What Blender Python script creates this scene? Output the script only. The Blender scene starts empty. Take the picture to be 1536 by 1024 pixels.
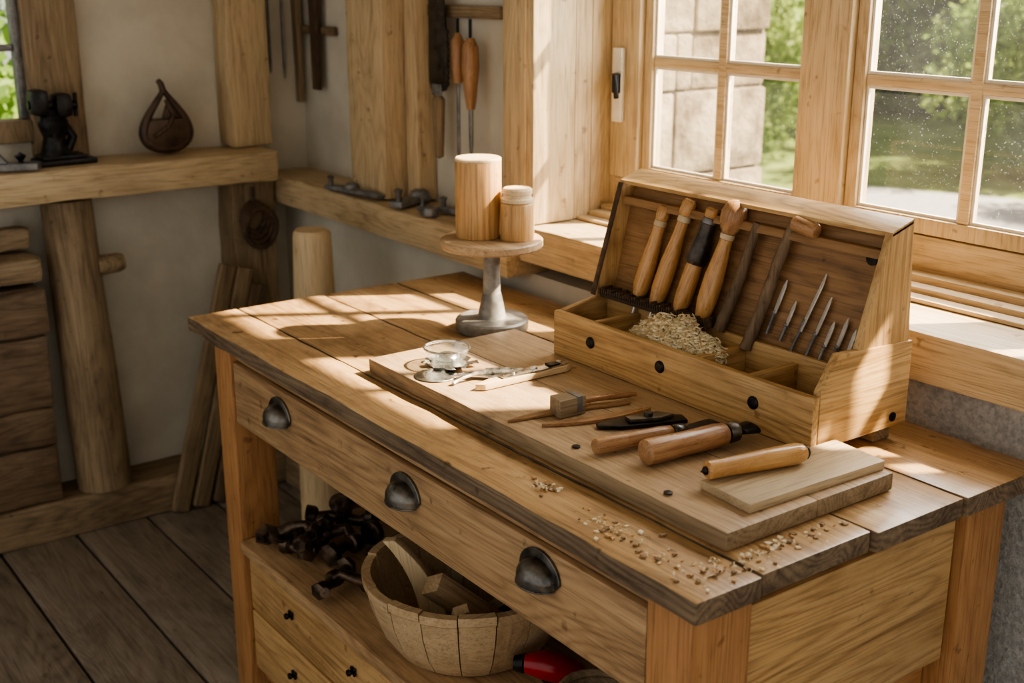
import bpy, bmesh, math, random
import numpy as np
from mathutils import Vector, Matrix, noise
random.seed(7); np.random.seed(7)
COL=bpy.context.scene.collection
pi=math.pi
# ---------------------------------------------------------------- materials
class NT:
    def __init__(s,name):
        s.m=bpy.data.materials.new(name); s.m.use_nodes=True; s.t=s.m.node_tree; s.t.nodes.clear()
        s.out=s.n('ShaderNodeOutputMaterial')
    def n(s,k,**kw):
        x=s.t.nodes.new(k)
        for a,b in kw.items(): setattr(x,a,b)
        return x
    def l(s,a,b): s.t.links.new(a,b)
    def noise(s,vec,scale,detail=4,rough=.55,dist=0):
        x=s.n('ShaderNodeTexNoise'); x.inputs['Scale'].default_value=scale; x.inputs['Detail'].default_value=detail
        x.inputs['Roughness'].default_value=rough; x.inputs['Distortion'].default_value=dist
        s.l(vec,x.inputs['Vector']); return x.outputs['Fac']
    def math(s,op,a,b=0.,c=0.):
        x=s.n('ShaderNodeMath',operation=op)
        for i,v in enumerate((a,b,c)):
            if hasattr(v,'links'): s.l(v,x.inputs[i])
            else: x.inputs[i].default_value=v
        return x.outputs[0]
    def ramp(s,fac,stops):
        x=s.n('ShaderNodeValToRGB'); e=x.color_ramp.elements
        while len(e)<len(stops): e.new(.5)
        for i,(p,c) in enumerate(stops):
            e[i].position=p; e[i].color=(c[0],c[1],c[2],1) if not isinstance(c,(int,float)) else (c,c,c,1)
        s.l(fac,x.inputs['Fac']); return x.outputs['Color']
    def mix(s,fac,a,b,mode='MIX'):
        x=s.n('ShaderNodeMix',data_type='RGBA',blend_type=mode)
        for sock,v in ((x.inputs[0],fac),(x.inputs[6],a),(x.inputs[7],b)):
            if hasattr(v,'links'): s.l(v,sock)
            elif isinstance(v,(int,float)): sock.default_value=v if sock==x.inputs[0] else (v,v,v,1)
            else: sock.default_value=(v[0],v[1],v[2],1)
        return x.outputs[2]
    def coords(s,scale=(1,1,1),rnd=True):
        tc=s.n('ShaderNodeTexCoord'); v=tc.outputs['Object']
        if rnd:
            oi=s.n('ShaderNodeObjectInfo'); mm=s.n('ShaderNodeMath',operation='MULTIPLY'); mm.inputs[1].default_value=23.
            s.l(oi.outputs['Random'],mm.inputs[0]); ad=s.n('ShaderNodeVectorMath',operation='ADD'); s.l(v,ad.inputs[0]); s.l(mm.outputs[0],ad.inputs[1]); v=ad.outputs[0]
        return v,s.map(v,scale)
    def map(s,v,scale):
        mp=s.n('ShaderNodeMapping'); mp.inputs['Scale'].default_value=scale; s.l(v,mp.inputs['Vector']); return mp.outputs[0]
    def bsdf(s,col,rough=.5,metal=0,spec=.5,bump=None,bs=.2,bd=.002,**kw):
        b=s.n('ShaderNodeBsdfPrincipled')
        for k,v in (('Base Color',col),('Roughness',rough),('Metallic',metal),('Specular IOR Level',spec)):
            if hasattr(v,'links'): s.l(v,b.inputs[k])
            elif isinstance(v,(int,float)): b.inputs[k].default_value=v
            else: b.inputs[k].default_value=(v[0],v[1],v[2],1)
        if bump is not None:
            bp=s.n('ShaderNodeBump'); bp.inputs['Strength'].default_value=bs; bp.inputs['Distance'].default_value=bd
            s.l(bump,bp.inputs['Height']); s.l(bp.outputs[0],b.inputs['Normal'])
        s.l(b.outputs[0],s.out.inputs['Surface']); return b
def wood(name,dark,mid,light,axis='X',sc=1.,rough=.5,rings=.4,stain=.35,bs=.35,spec=.4,knots=.5,scratch=0):
    t=NT(name); i='XYZ'.index(axis)
    def S(a,b):
        v=[b*sc]*3; v[i]=a*sc; return tuple(v)
    v,m1=t.coords(S(1.6,20))
    # growth-ring contours of a slowly varying field give irregular cathedral figure
    fld=t.noise(t.map(v,S(.8,7.)),1,2.,.4,.25)
    cont=t.math('PINGPONG',t.math('MULTIPLY',fld,56.),1.)
    cont=t.math('POWER',cont,1.5)
    a=t.noise(m1,1,6,.65,.3)
    med=t.noise(t.map(v,S(3,90)),1,5,.7,.15)
    base=t.math('ADD',t.math('MULTIPLY',a,.45),t.math('MULTIPLY',med,.55))
    f=t.math('SUBTRACT',base,t.math('MULTIPLY',cont,.17*rings/.4))
    f=t.math('ADD',f,.05)
    c=t.ramp(f,[(.22,dark),(.47,mid),(.72,light)])
    fine=t.noise(t.map(v,S(9,330)),1,3,.6,0)
    c=t.mix(.5,c,t.ramp(fine,[(.36,.42),(.48,1.)]),'MULTIPLY')
    bl=t.noise(t.map(v,S(2.6,5.5)),1,6,.7,.3)
    c=t.mix(stain,c,t.ramp(bl,[(.33,(.28,.23,.20)),(.52,(1,1,1))]),'MULTIPLY')
    sp=t.noise(v,34*sc,3,.5,0)
    c=t.mix(knots,c,t.ramp(sp,[(.26,(.25,.17,.12)),(.33,(1,1,1))]),'MULTIPLY')
    if scratch:
        s1=t.noise(t.map(v,(14,220,220)),1,2,.5,1.5); s2=t.noise(t.map(v,(200,18,200)),1,2,.5,1.5)
        c=t.mix(scratch,c,t.ramp(t.math('MAXIMUM',s1,s2),[(.67,(1,1,1)),(.72,(1.3,1.25,1.18))]),'MULTIPLY')
        s3=t.noise(t.map(v,(3,150,150)),1,3,.6,.8)
        c=t.mix(scratch,c,t.ramp(s3,[(.27,(.35,.28,.22)),(.31,(1,1,1))]),'MULTIPLY')
    ro=t.ramp(bl,[(.25,min(1,rough+.2)),(.7,max(.1,rough-.1))])
    t.bsdf(c,ro,0,spec,t.math('ADD',t.math('MULTIPLY',fine,.5),t.math('MULTIPLY',med,.5)),bs,.0015)
    return t.m
def simple(name,c1,c2,scale=30,rough=.5,metal=0,bs=.2,bd=.001,spec=.5,detail=5,r2=None,lo=.35,hi=.65):
    t=NT(name); v,_=t.coords()
    f=t.noise(v,scale,detail,.6,0)
    c=t.ramp(f,[(lo,c1),(hi,c2)])
    ro=t.ramp(f,[(.3,rough),(.7,r2 if r2 is not None else rough)])
    t.bsdf(c,ro,metal,spec,f,bs,bd); return t.m
M={}
def W(key,dark,mid,light,**k):
    for ax in 'XYZ': M[key+ax]=wood('wood_%s_%s'%(key,ax),dark,mid,light,axis=ax,**k)
W('top',(.18,.10,.047),(.44,.275,.13),(.58,.395,.205),rough=.33,stain=.7,rings=.3,knots=.9,scratch=.9,spec=.5)
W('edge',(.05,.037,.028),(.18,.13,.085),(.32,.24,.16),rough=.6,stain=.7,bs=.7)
W('chest',(.28,.155,.06),(.54,.345,.155),(.66,.455,.225),rough=.38,stain=.3,rings=.45)
W('front',(.20,.118,.06),(.43,.28,.15),(.56,.395,.225),rough=.45,stain=.35,rings=.35,bs=.6)
W('leg',(.22,.10,.04),(.43,.22,.092),(.54,.30,.135),rough=.40,stain=.25,rings=.3)
W('board',(.24,.155,.09),(.44,.305,.18),(.56,.41,.25),rough=.42,stain=.45,rings=.3,knots=.8,scratch=.7)
W('trim',(.31,.22,.125),(.56,.43,.26),(.68,.55,.36),rough=.5,stain=.32,rings=.3)
W('old',(.10,.07,.042),(.28,.205,.125),(.41,.315,.195),rough=.62,stain=.5,bs=.6,rings=.3)
W('stick',(.05,.034,.022),(.17,.115,.07),(.27,.19,.12),rough=.6,stain=.5,bs=.8,rings=.3)
W('floor',(.11,.092,.075),(.28,.24,.195),(.38,.335,.28),rough=.5,stain=.55,bs=.6,rings=.3)
W('pale',(.52,.38,.21),(.66,.51,.31),(.74,.60,.40),rough=.45,stain=.15,rings=.2,knots=.2)
W('tub',(.34,.23,.13),(.53,.39,.235),(.64,.49,.31),rough=.45,stain=.35,rings=.2,knots=.3,bs=.3)
W('tile',(.36,.26,.155),(.52,.40,.25),(.60,.48,.32),rough=.45,stain=.3,rings=.15,knots=.2)
W('dark',(.03,.018,.011),(.09,.057,.035),(.17,.11,.068),rough=.6,stain=.4,bs=.6)
W('handle',(.30,.13,.042),(.53,.285,.105),(.64,.39,.165),rough=.22,stain=.3,rings=.3,sc=1.6,bs=.1,spec=.6,knots=.3)
W('worn',(.17,.08,.036),(.39,.21,.10),(.51,.31,.155),rough=.27,stain=.35,rings=.3,sc=1.6,bs=.15,spec=.5,knots=.4)
W('pine',(.36,.185,.07),(.58,.345,.15),(.67,.45,.22),rough=.36,stain=.3,rings=.4,bs=.15,knots=.3)
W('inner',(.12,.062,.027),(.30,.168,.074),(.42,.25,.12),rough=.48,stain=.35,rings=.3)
M['wall']=simple('plaster_cream',(.52,.49,.41),(.66,.63,.54),4,.85,0,.6,.015,.2,8)
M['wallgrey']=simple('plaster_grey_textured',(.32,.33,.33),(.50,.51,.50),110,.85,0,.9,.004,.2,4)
M['ceil']=simple('plaster_ceiling',(.55,.50,.42),(.62,.57,.48),5,.9,0,.3,.01,.2,4)
M['iron']=simple('iron_black',(.012,.012,.014),(.035,.033,.032),60,.28,.7,.3,.001,.5,5,.5)
M['pull']=simple('iron_aged_pull',(.08,.08,.08),(.24,.23,.21),30,.24,.9,.2,.001,.6,5,.40)
M['sleeve']=simple('iron_brown_sleeve',(.03,.028,.027),(.11,.09,.075),35,.3,.7,.3,.001,.6,5,.45)
M['irongrey']=simple('iron_grey',(.14,.145,.15),(.30,.30,.30),40,.40,.6,.4,.001,.5,5,.55)
M['ironworn']=simple('iron_worn_brown',(.17,.16,.14),(.38,.36,.32),30,.40,.5,.5,.001,.5,6,.6)
M['ironmix']=simple('iron_dark_oily',(.02,.018,.017),(.17,.12,.085),28,.25,.75,.5,.002,.5,6,.5)
M['steel']=simple('steel_worn',(.40,.40,.39),(.76,.75,.72),70,.20,1,.2,.0005,.5,6,.42)
M['blade']=simple('blade_bright',(.50,.49,.47),(.72,.70,.67),50,.35,.15,.15,.0005,.8,5,.45)
M['leather']=simple('leather_black',(.014,.012,.011),(.045,.04,.036),45,.38,0,.4,.001,.5)
M['brownleather']=simple('leather_brown',(.035,.02,.013),(.11,.065,.04),18,.45,0,.5,.002,.5)
M['red']=simple('red_enamel',(.20,.004,.012),(.36,.01,.02),20,.25,0,.05,.001,.5)
M['foil']=simple('foil_steel',(.55,.55,.53),(.85,.84,.80),25,.18,1,.9,.004,.5,3,.35)
M['ivory']=simple('ivory_paint',(.62,.58,.48),(.74,.70,.60),25,.5,0,.1,.001,.4)
M['ferr']=simple('pale_horn',(.50,.38,.22),(.62,.50,.34),45,.4,0,.1,.001,.4)
M['chip']=simple('chip_brown',(.14,.085,.045),(.40,.27,.15),200,.6,0,.1,.001,.4)
M['gravel']=simple('gravel_path',(.26,.26,.27),(.36,.36,.37),14,.9,0,.5,.02,.2,8)
M['ground']=simple('garden_soil_grass',(.09,.13,.035),(.20,.25,.08),3,.95,0,.5,.02,.1,8)
M['outwall']=simple('outdoor_render',(.13,.10,.07),(.36,.30,.225),5,.9,0,.9,.04,.2,10,None,.38,.6)
M['hedgecore']=simple('hedge_core',(.03,.055,.02),(.07,.11,.035),4,.95,0,.5,.02,.1,6)
def leafmat(name,c1,c2,tr_=.45,sc=3.):
    t=NT(name); v,_=t.coords(rnd=False)
    f=t.noise(v,sc,3,.6,0); c=t.ramp(f,[(.35,c1),(.65,c2)])
    b=t.n('ShaderNodeBsdfPrincipled'); b.inputs['Roughness'].default_value=.6; t.l(c,b.inputs['Base Color'])
    tr=t.n('ShaderNodeBsdfTranslucent'); t.l(c,tr.inputs['Color'])
    mx=t.n('ShaderNodeMixShader'); mx.inputs[0].default_value=tr_
    t.l(b.outputs[0],mx.inputs[1]); t.l(tr.outputs[0],mx.inputs[2]); t.l(mx.outputs[0],t.out.inputs['Surface']); return t.m
M['leaf']=leafmat('leaf_green',(.09,.18,.035),(.21,.34,.075),.5,sc=1.2)
M['leaf2']=leafmat('leaf_yellowgreen',(.17,.27,.055),(.36,.46,.12),.5,sc=1.2)
M['shav']=leafmat('shavings_wood',(.88,.75,.50),(.95,.89,.70),.3,60)
def glassmat(name,dirt,gloss,tint=(1,1,1),haze=.14):
    t=NT(name); v,_=t.coords()
    f=t.ramp(t.noise(v,330,2,.5),[(.66,0.),(.72,1.)]); h=t.ramp(t.noise(v,5,4,.6),[(.35,.3),(.75,1.)])
    tr=t.n('ShaderNodeBsdfTransparent'); tr.inputs[0].default_value=(*tint,1)
    gl=t.n('ShaderNodeBsdfGlossy'); gl.inputs['Roughness'].default_value=.03
    df=t.n('ShaderNodeBsdfTranslucent'); df.inputs[0].default_value=(.85,.84,.80,1)
    m1=t.n('ShaderNodeMixShader'); m1.inputs[0].default_value=gloss; t.l(tr.outputs[0],m1.inputs[1]); t.l(gl.outputs[0],m1.inputs[2])
    mm=t.math('ADD',t.math('MULTIPLY',t.math('MULTIPLY',f,h),dirt),t.math('MULTIPLY',h,haze))
    m2=t.n('ShaderNodeMixShader'); t.l(mm,m2.inputs[0]); t.l(m1.outputs[0],m2.inputs[1]); t.l(df.outputs[0],m2.inputs[2])
    t.l(m2.outputs[0],t.out.inputs['Surface']); return t.m
M['pane']=glassmat('window_glass',.09,.03,(1,1,1),.016)
M['glass']=glassmat('clear_glass_cup',.3,.22,(.93,.95,.94))
# ---------------------------------------------------------------- mesh builder
def align(p0,p1,roll=0):
    p0=Vector(p0); d=(Vector(p1)-p0).normalized()
    q=d.to_track_quat('Z','Y'); return Matrix.Translation(p0)@q.to_matrix().to_4x4()@Matrix.Rotation(roll,4,'Z')
class B:
    def __init__(s): s.bm=bmesh.new()
    def add(s,b,M4=None,mi=0):
        for f in b.faces: f.material_index=mi
        if M4 is not None: b.transform(M4)
        me=bpy.data.meshes.new('t'); b.to_mesh(me); b.free(); s.bm.from_mesh(me); bpy.data.meshes.remove(me); return s
    def box(s,x0,x1,y0,y1,z0,z1,bev=.003,M4=None,mi=0,cuts=0,jit=0,seg=2):
        b=bmesh.new(); bmesh.ops.create_cube(b,size=1)
        d=(x1-x0,y1-y0,z1-z0)
        for v in b.verts: v.co=Vector((v.co.x*d[0]+(x0+x1)/2,v.co.y*d[1]+(y0+y1)/2,v.co.z*d[2]+(z0+z1)/2))
        if bev: bmesh.ops.bevel(b,geom=b.edges[:],offset=min(bev,min(d)*.4),segments=seg,profile=.6,affect='EDGES')
        if cuts:
            ax=d.index(max(d)); 
            ed=[e for e in b.edges if abs((e.verts[0].co-e.verts[1].co)[ax])>d[ax]*.5]
            bmesh.ops.subdivide_edges(b,edges=ed,cuts=cuts,use_grid_fill=True)
        if jit:
            for v in b.verts:
                n=noise.noise_vector(v.co*9+Vector((x0*7,y0*3,z0*5)))+.5*noise.noise_vector(v.co*30)
                v.co+=n*jit
        return s.add(b,M4,mi)
    def prism(s,pts,axis,lo,hi,bev=.002,M4=None,mi=0):
        b=bmesh.new()
        def P(a,c,h): return {'X':(h,a,c),'Y':(a,h,c),'Z':(a,c,h)}[axis]
        lo_=[b.verts.new(P(a,c,lo)) for a,c in pts]; hi_=[b.verts.new(P(a,c,hi)) for a,c in pts]
        b.faces.new(lo_); b.faces.new(hi_[::-1]); n=len(pts)
        for i in range(n): b.faces.new((lo_[i],hi_[i],hi_[(i+1)%n],lo_[(i+1)%n]))
        bmesh.ops.recalc_face_normals(b,faces=b.faces[:])
        if bev: bmesh.ops.bevel(b,geom=b.edges[:],offset=bev,segments=2,profile=.6,affect='EDGES')
        return s.add(b,M4,mi)
    def lathe(s,prof,M4=None,seg=28,mi=0,sx=1,sy=1,jit=0,jf=40):
        b=bmesh.new(); rings=[]
        for r,z in prof:
            if r<1e-5: rings.append([b.verts.new((0,0,z))])
            else: rings.append([b.verts.new((r*math.cos(2*pi*i/seg)*sx,r*math.sin(2*pi*i/seg)*sy,z)) for i in range(seg)])
        for a,c in zip(rings,rings[1:]):
            for i in range(seg):
                j=(i+1)%seg
                if len(a)==1 and len(c)==1: break
                if len(a)==1: b.faces.new((a[0],c[j],c[i]))
                elif len(c)==1: b.faces.new((a[i],a[j],c[0]))
                else: b.faces.new((a[i],a[j],c[j],c[i]))
        if len(rings[0])>1: b.faces.new(rings[0][::-1])
        if len(rings[-1])>1: b.faces.new(rings[-1])
        if jit:
            for v in b.verts: v.co+=noise.noise_vector(v.co*jf)*jit
        bmesh.ops.recalc_face_normals(b,faces=b.faces[:])
        return s.add(b,M4,mi)
    def tube(s,path,rad,seg=10,M4=None,mi=0,flat=1,closed=False):
        pts=[Vector(p) for p in path]; n=len(pts)
        if not hasattr(rad,'__len__'): rad=[rad]*n
        b=bmesh.new(); rings=[]; up=None
        for i,p in enumerate(pts):
            if closed: t=(pts[(i+1)%n]-pts[i-1]).normalized()
            else: t=(pts[min(i+1,n-1)]-pts[max(i-1,0)]).normalized()
            if up is None: up=t.orthogonal().normalized()
            up=(up-t*up.dot(t)).normalized(); sd=t.cross(up)
            rings.append([b.verts.new(p+(up*math.cos(2*pi*k/seg)*flat+sd*math.sin(2*pi*k/seg))*rad[i]) for k in range(seg)])
        pr=list(zip(rings,rings[1:]))
        if closed: pr.append((rings[-1],rings[0]))
        for a,c in pr:
            for k in range(seg): b.faces.new((a[k],a[(k+1)%seg],c[(k+1)%seg],c[k]))
        if not closed: b.faces.new(rings[0][::-1]); b.faces.new(rings[-1])
        bmesh.ops.recalc_face_normals(b,faces=b.faces[:])
        return s.add(b,M4,mi)
    def sph(s,c,r,M4=None,mi=0,seg=20):
        b=bmesh.new(); bmesh.ops.create_uvsphere(b,u_segments=seg,v_segments=seg//2,radius=1)
        rr=r if hasattr(r,'__len__') else (r,r,r)
        for v in b.verts: v.co=Vector((v.co.x*rr[0]+c[0],v.co.y*rr[1]+c[1],v.co.z*rr[2]+c[2]))
        return s.add(b,M4,mi)
    def obj(s,name,mats,parent=None,local=False,label=None,cat=None,group=None,kind=None,smooth=35,loc=None,rot=None):
        me=bpy.data.meshes.new(name); s.bm.to_mesh(me); s.bm.free()
        if not isinstance(mats,(list,tuple)): mats=[mats]
        for m in mats: me.materials.append(M[m])
        me.shade_smooth(); me.set_sharp_from_angle(angle=math.radians(smooth))
        o=bpy.data.objects.new(name,me); COL.objects.link(o)
        if parent is not None:
            o.parent=parent
            if not local: o.location=-parent.location
        elif loc is not None:
            o.location=loc
            if rot is not None: o.rotation_euler=rot
        else:
            co=[v.co for v in me.vertices]
            c=Vector(((min(v.x for v in co)+max(v.x for v in co))/2,(min(v.y for v in co)+max(v.y for v in co))/2,min(v.z for v in co)))
            me.transform(Matrix.Translation(-c)); o.location=c
        tag(o,label,cat,group,kind); return o
def tag(o,label=None,cat=None,group=None,kind=None):
    if label: o['label']=label
    if cat: o['category']=cat
    if group: o['group']=group
    if kind: o['kind']=kind
def thing(name,loc,label,cat,group=None,M4=None):
    o=bpy.data.objects.new(name,None); o.empty_display_size=.03; COL.objects.link(o)
    if M4 is not None: o.matrix_world=M4
    else: o.location=loc
    tag(o,label,cat,group); return o
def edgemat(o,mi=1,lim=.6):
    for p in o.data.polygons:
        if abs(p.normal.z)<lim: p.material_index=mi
# ---------------------------------------------------------------- ROOM
b=B(); rr=random.Random(3)
ys=[-.37+.21*k for k in range(-7,11)]
for yy in ys:
    if yy>1.75: break
    xs=-3.6
    for xe in (rr.uniform(-2.6,-1.2),1.6):
        b.box(xs+.002,xe-.002,yy+.004,yy+.206,-.03,rr.uniform(-.004,0),.004,mi=rr.choice((0,0,1))); xs=xe
b.box(-3.6,1.6,-1.9,1.75,-.06,-.031,0,mi=2)
b.obj('floor',['floorX','floorX','darkX'],kind='structure')
b=B()
b.box(-3.62,-3.5,-1.9,.50,0,2.6,0); b.box(-3.62,-3.5,.93,1.95,0,2.6,0)
b.box(-3.62,-3.5,.50,.93,0,1.17,0); b.box(-3.62,-3.5,.50,.93,1.62,2.6,0)
b.obj('wall_back','wall',kind='structure')
b=B(); WX1=-.665  # unseen right edge of the opening, set to trim sun patches
b.box(-3.5,-2.25,1.76,1.95,0,2.6,0)
b.box(-2.25,1.6,1.90,1.95,1.90,2.6,0); b.box(-2.25,1.6,1.66,1.9,1.95,2.6,0)
b.box(WX1,1.6,1.66,1.95,1.013,2.6,0)
b.obj('wall_window','wall',kind='structure')
b=B(); b.box(-3.5,-1.9,1.675,1.76,0,.89,0); b.obj('wall_under_ledge','wall',kind='structure')
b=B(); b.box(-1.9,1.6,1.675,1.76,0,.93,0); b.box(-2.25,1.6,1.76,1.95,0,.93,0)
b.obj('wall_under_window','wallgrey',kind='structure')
b=B(); b.box(-3.62,1.6,-1.2,1.95,2.6,2.66,0); b.obj('ceiling','ceil',kind='structure')
tr=[0]
def trim(b,mat,**k):
    tr[0]+=1; return b.obj('trim_%d'%tr[0],mat,kind='structure',**k)
b=B(); b.box(-2.20,1.6,1.63,1.93,.93,1.012,.006,cuts=30,jit=.0015); trim(b,'trimX')
b=B(); b.box(-3.5,-2.205,1.60,1.76,.89,.975,.006,cuts=20,jit=.004); trim(b,'trimX')
b=B(); b.box(-2.285,-2.168,1.645,1.765,1.014,2.2,.006); b.box(-2.262,-2.19,1.638,1.65,1.014,2.2,.004); trim(b,'trimZ')
b=B(); b.box(-2.2,-2.172,1.767,1.815,1.014,1.95,.003); b.box(-2.2,-2.175,1.818,1.895,1.014,1.95,.003); trim(b,'trimZ')
b=B(); b.box(-2.17,WX1,1.885,1.93,1.014,1.105,.004); trim(b,'trimX')
b=B()
for i,(a,c,h) in enumerate([(1.845,1.883,.030),(1.81,1.843,.018),(1.775,1.808,.008)]):
    b.box(-2.17,WX1,a,c,1.013,1.013+h,.004)
trim(b,'trimX')
b=B(); b.box(-3.498,-3.40,1.47,1.60,1.068,2.6,.01,cuts=20,jit=.006); trim(b,'trimZ')
b=B(); b.box(-3.498,-3.39,1.45,1.59,.12,.972,.01,cuts=16,jit=.006); trim(b,'oldZ')
b=B(); b.box(-3.498,-3.30,-1.5,1.57,.975,1.065,.014,cuts=30,jit=.006); trim(b,'trimY')
b=B(); b.box(-3.498,-3.35,-1.5,1.67,0,.115,.01,cuts=30,jit=.004); trim(b,'oldY')
b=B(); b.box(-3.345,-2.5,1.55,1.67,0,.10,.01,cuts=12,jit=.004); trim(b,'oldX')
b=B(); b.box(-3.0,-2.81,1.64,1.758,.978,2.6,.01,cuts=20,jit=.004); trim(b,'trimZ')
b=B(); b.box(-2.80,-2.74,1.70,1.758,.978,2.6,.006,cuts=20,jit=.003); trim(b,'trimZ')
# ---------------------------------------------------------------- window casements
def casement(name,x0,x1,label):
    e=thing(name,((x0+x1)/2,1.9,1.105),label,'window'); del e['category']; tag(e,kind='structure')
    z0,z1=1.107,1.90; xm=(x0+x1)/2
    b=B(); s=.026
    b.box(x0,x0+s,1.885,1.92,z0,z1,.004); b.box(x1-s,x1,1.885,1.92,z0,z1,.004)
    b.box(x0+s,x1-s,1.885,1.92,z0,z0+.03,.004); b.box(x0+s,x1-s,1.885,1.92,z1-.03,z1,.004)
    b.obj('sash','trimZ',parent=e)
    b=B(); b.box(xm-.011,xm+.011,1.888,1.915,z0+.03,z1-.03,.004)
    for z in (1.372,1.63): b.box(x0+s,x1-s,1.890,1.913,z-.010,z+.010,.004)
    b.obj('muntin','trimX',parent=e)
    g=bmesh.new(); g.faces.new([g.verts.new(q) for q in ((x0+s-.003,1.900,z0+.027),(x1-s+.003,1.900,z0+.027),(x1-s+.003,1.900,z1-.027),(x0+s-.003,1.900,z1-.027))])
    b=B(); b.add(g); b.obj('glass_pane','pane',parent=e)
    b=B()
    for xa,xb in ((x0+s,xm-.011),(xm+.011,x1-s)):
        for za,zb in ((z0+.03,1.362),(1.382,1.62)):
            for q in (xa,xb-.006): b.box(q,q+.006,1.893,1.8985,za,zb,.001)
            for q in (za,zb-.006): b.box(xa+.006,xb-.006,1.893,1.8985,q,q+.006,.001)
    b.obj('putty_strip','ivory',parent=e)
b=B()
for a,c in ((-2.172,-2.078),(-1.60,-1.50),(-.98,-.88),(WX1-.02,WX1)):
    b.box(a,c,1.87,1.925,1.107,1.95,.006)
trim(b,'trimZ')
casement('window_1',-2.076,-1.602,'oak casement window with small glazed panes and pale putty')
casement('window_2',-1.498,-.982,'oak casement window with dusty small panes beside the tool chest')
casement('window_3',-.878,WX1-.022,'unseen oak casement added to let sun onto the sill')  # added out of view, kept narrow so sun misses the bench side
b=B(); b.box(-.875,WX1-.025,1.872,1.877,1.50,1.90,.001); b.tube([(-.875,1.875,1.497),(WX1-.025,1.875,1.497)],.009,12)
b.obj('sun_blocker','ivory',label='added unseen blind in the window recess',cat='blocker')  # unseen sheet added to keep high sun off the bench's right part
e=thing('window_latch',(-2.13,1.869,1.27),'ivory painted window latch plate with black iron catch','latch')
b=B(); b.box(-2.150,-2.120,1.855,1.869,1.235,1.40,.003); b.obj('latch_plate','ivory',parent=e)
b=B(); b.box(-2.138,-2.118,1.843,1.855,1.30,1.345,.004); b.tube([(-2.128,1.845,1.34),(-2.112,1.83,1.338),(-2.105,1.828,1.31),(-2.107,1.832,1.292)],.006); b.obj('catch','iron',parent=e)
e=thing('window_4',(-3.5,.7,1.17),'small timber window with mullion in the plaster wall','window'); del e['category']; tag(e,kind='structure')
b=B(); b.box(-3.53,-3.46,.925,1.07,1.068,1.72,.008,cuts=8,jit=.003); b.box(-3.54,-3.47,.38,.52,1.068,1.72,.008); b.box(-3.54,-3.465,.52,.925,1.12,1.18,.006); b.box(-3.54,-3.465,.52,.925,1.6,1.7,.006); b.obj('window_frame','oldZ',parent=e)
b=B(); b.box(-3.53,-3.49,.905,.925,1.18,1.6,.003); b.box(-3.53,-3.5,.52,.905,1.36,1.378,.003); b.box(-3.53,-3.5,.70,.72,1.18,1.6,.003); b.obj('muntin','irongrey',parent=e)
g=bmesh.new(); g.faces.new([g.verts.new(q) for q in ((-3.518,.52,1.18),(-3.518,.905,1.18),(-3.518,.905,1.6),(-3.518,.52,1.6))]); b=B(); b.add(g); b.obj('glass_pane','pane',parent=e)
# ---------------------------------------------------------------- WORKBENCH
e=thing('workbench',(-1.66,1.27,0),'heavy wooden workbench with drawer, cup pulls and lower shelf','workbench')
b=B()
b.box(-2.432,-.897,.922,1.0350,.829,.860,.005,cuts=60,jit=.0022)
b.box(-2.43,-.901,1.0385,1.2425,.829,.860,.003,cuts=60,jit=.0012)
b.box(-2.432,-.893,1.2475,1.4350,.829,.8595,.003,cuts=60,jit=.0012)
b.box(-2.428,-.889,1.439,1.628,.829,.8595,.003,cuts=60,jit=.0012)
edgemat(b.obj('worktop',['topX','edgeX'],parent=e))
b=B(); b.box(-2.30,-.96,.958,.985,.797,.828,.002); b.box(-2.27,-1.0,1.56,1.585,.68,.828,.002); b.box(-2.345,-2.32,1.04,1.52,.68,.828,.002)
b.box(-1.005,-.955,1.05,1.5,.797,.828,.002); b.obj('frame_rail','frontX',parent=e)
for (x0,x1,y0,y1) in ((-2.352,-2.272,.945,1.035),(-1.005,-.925,.945,1.05),(-2.352,-2.272,1.52,1.60),(-1.005,-.925,1.505,1.60)):
    b=B(); b.box(x0,x1,y0,y1,0,.828,.004); b.obj('leg','legZ',parent=e)
b=B(); b.box(-.955,-.935,1.053,1.49,.565,.796,.004); b.obj('side_panel','chestY',parent=e)
b=B(); b.box(-.985,-.96,1.053,1.50,.20,.30,.004); b.box(-.99,-.97,1.42,1.5,.3,.56,.003); b.obj('stretcher','legY',parent=e)
def cup_pull(par,x,z,yf):
    g=B()
    pts=[(.038,-.014)]+[(.046*math.cos(a),-.004+.038*math.sin(a)) for a in [pi*k/22 for k in range(23)]]+[(-.038,-.014)]
    g.prism([(x+p,z+q) for p,q in pts],'Y',yf-.005,yf-.0002,.0015)
    sn=lambda k,n:max(0.,math.sin(pi*k/n))
    def dome(rx,ry,rz,zo,sk):
        dm=bmesh.new(); NA,NB=30,14; rings=[]
        for j in range(NB+1):
            ph=(pi/2)*j/NB
            rings.append([dm.verts.new((x+rx*math.cos(pi*k/NA),yf-.004-ry*sn(k,NA)*math.sin(ph),z+zo+rz*sn(k,NA)*math.cos(ph))) for k in range(NA+1)])
        for a,c in zip(rings,rings[1:]):
            for k in range(NA): dm.faces.new((a[k],a[k+1],c[k+1],c[k]))
        low=[dm.verts.new((x+(v.co.x-x),v.co.y,v.co.z-sk)) for v in rings[-1]]
        for k in range(NA): dm.faces.new((rings[-1][k],rings[-1][k+1],low[k+1],low[k]))
        bmesh.ops.remove_doubles(dm,verts=dm.verts[:],dist=.0002); bmesh.ops.recalc_face_normals(dm,faces=dm.faces[:])
        return dm
    g.add(dome(.037,.030,.027,-.006,.010)); g.add(dome(.034,.027,.024,-.0065,.009))
    g.tube([(x+.0370*math.cos(pi*k/24),yf-.004-.0300*sn(k,24),z-.016) for k in range(25)],.0016,8)
    return g.obj('cup_pull','pull',parent=par,smooth=80)
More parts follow.
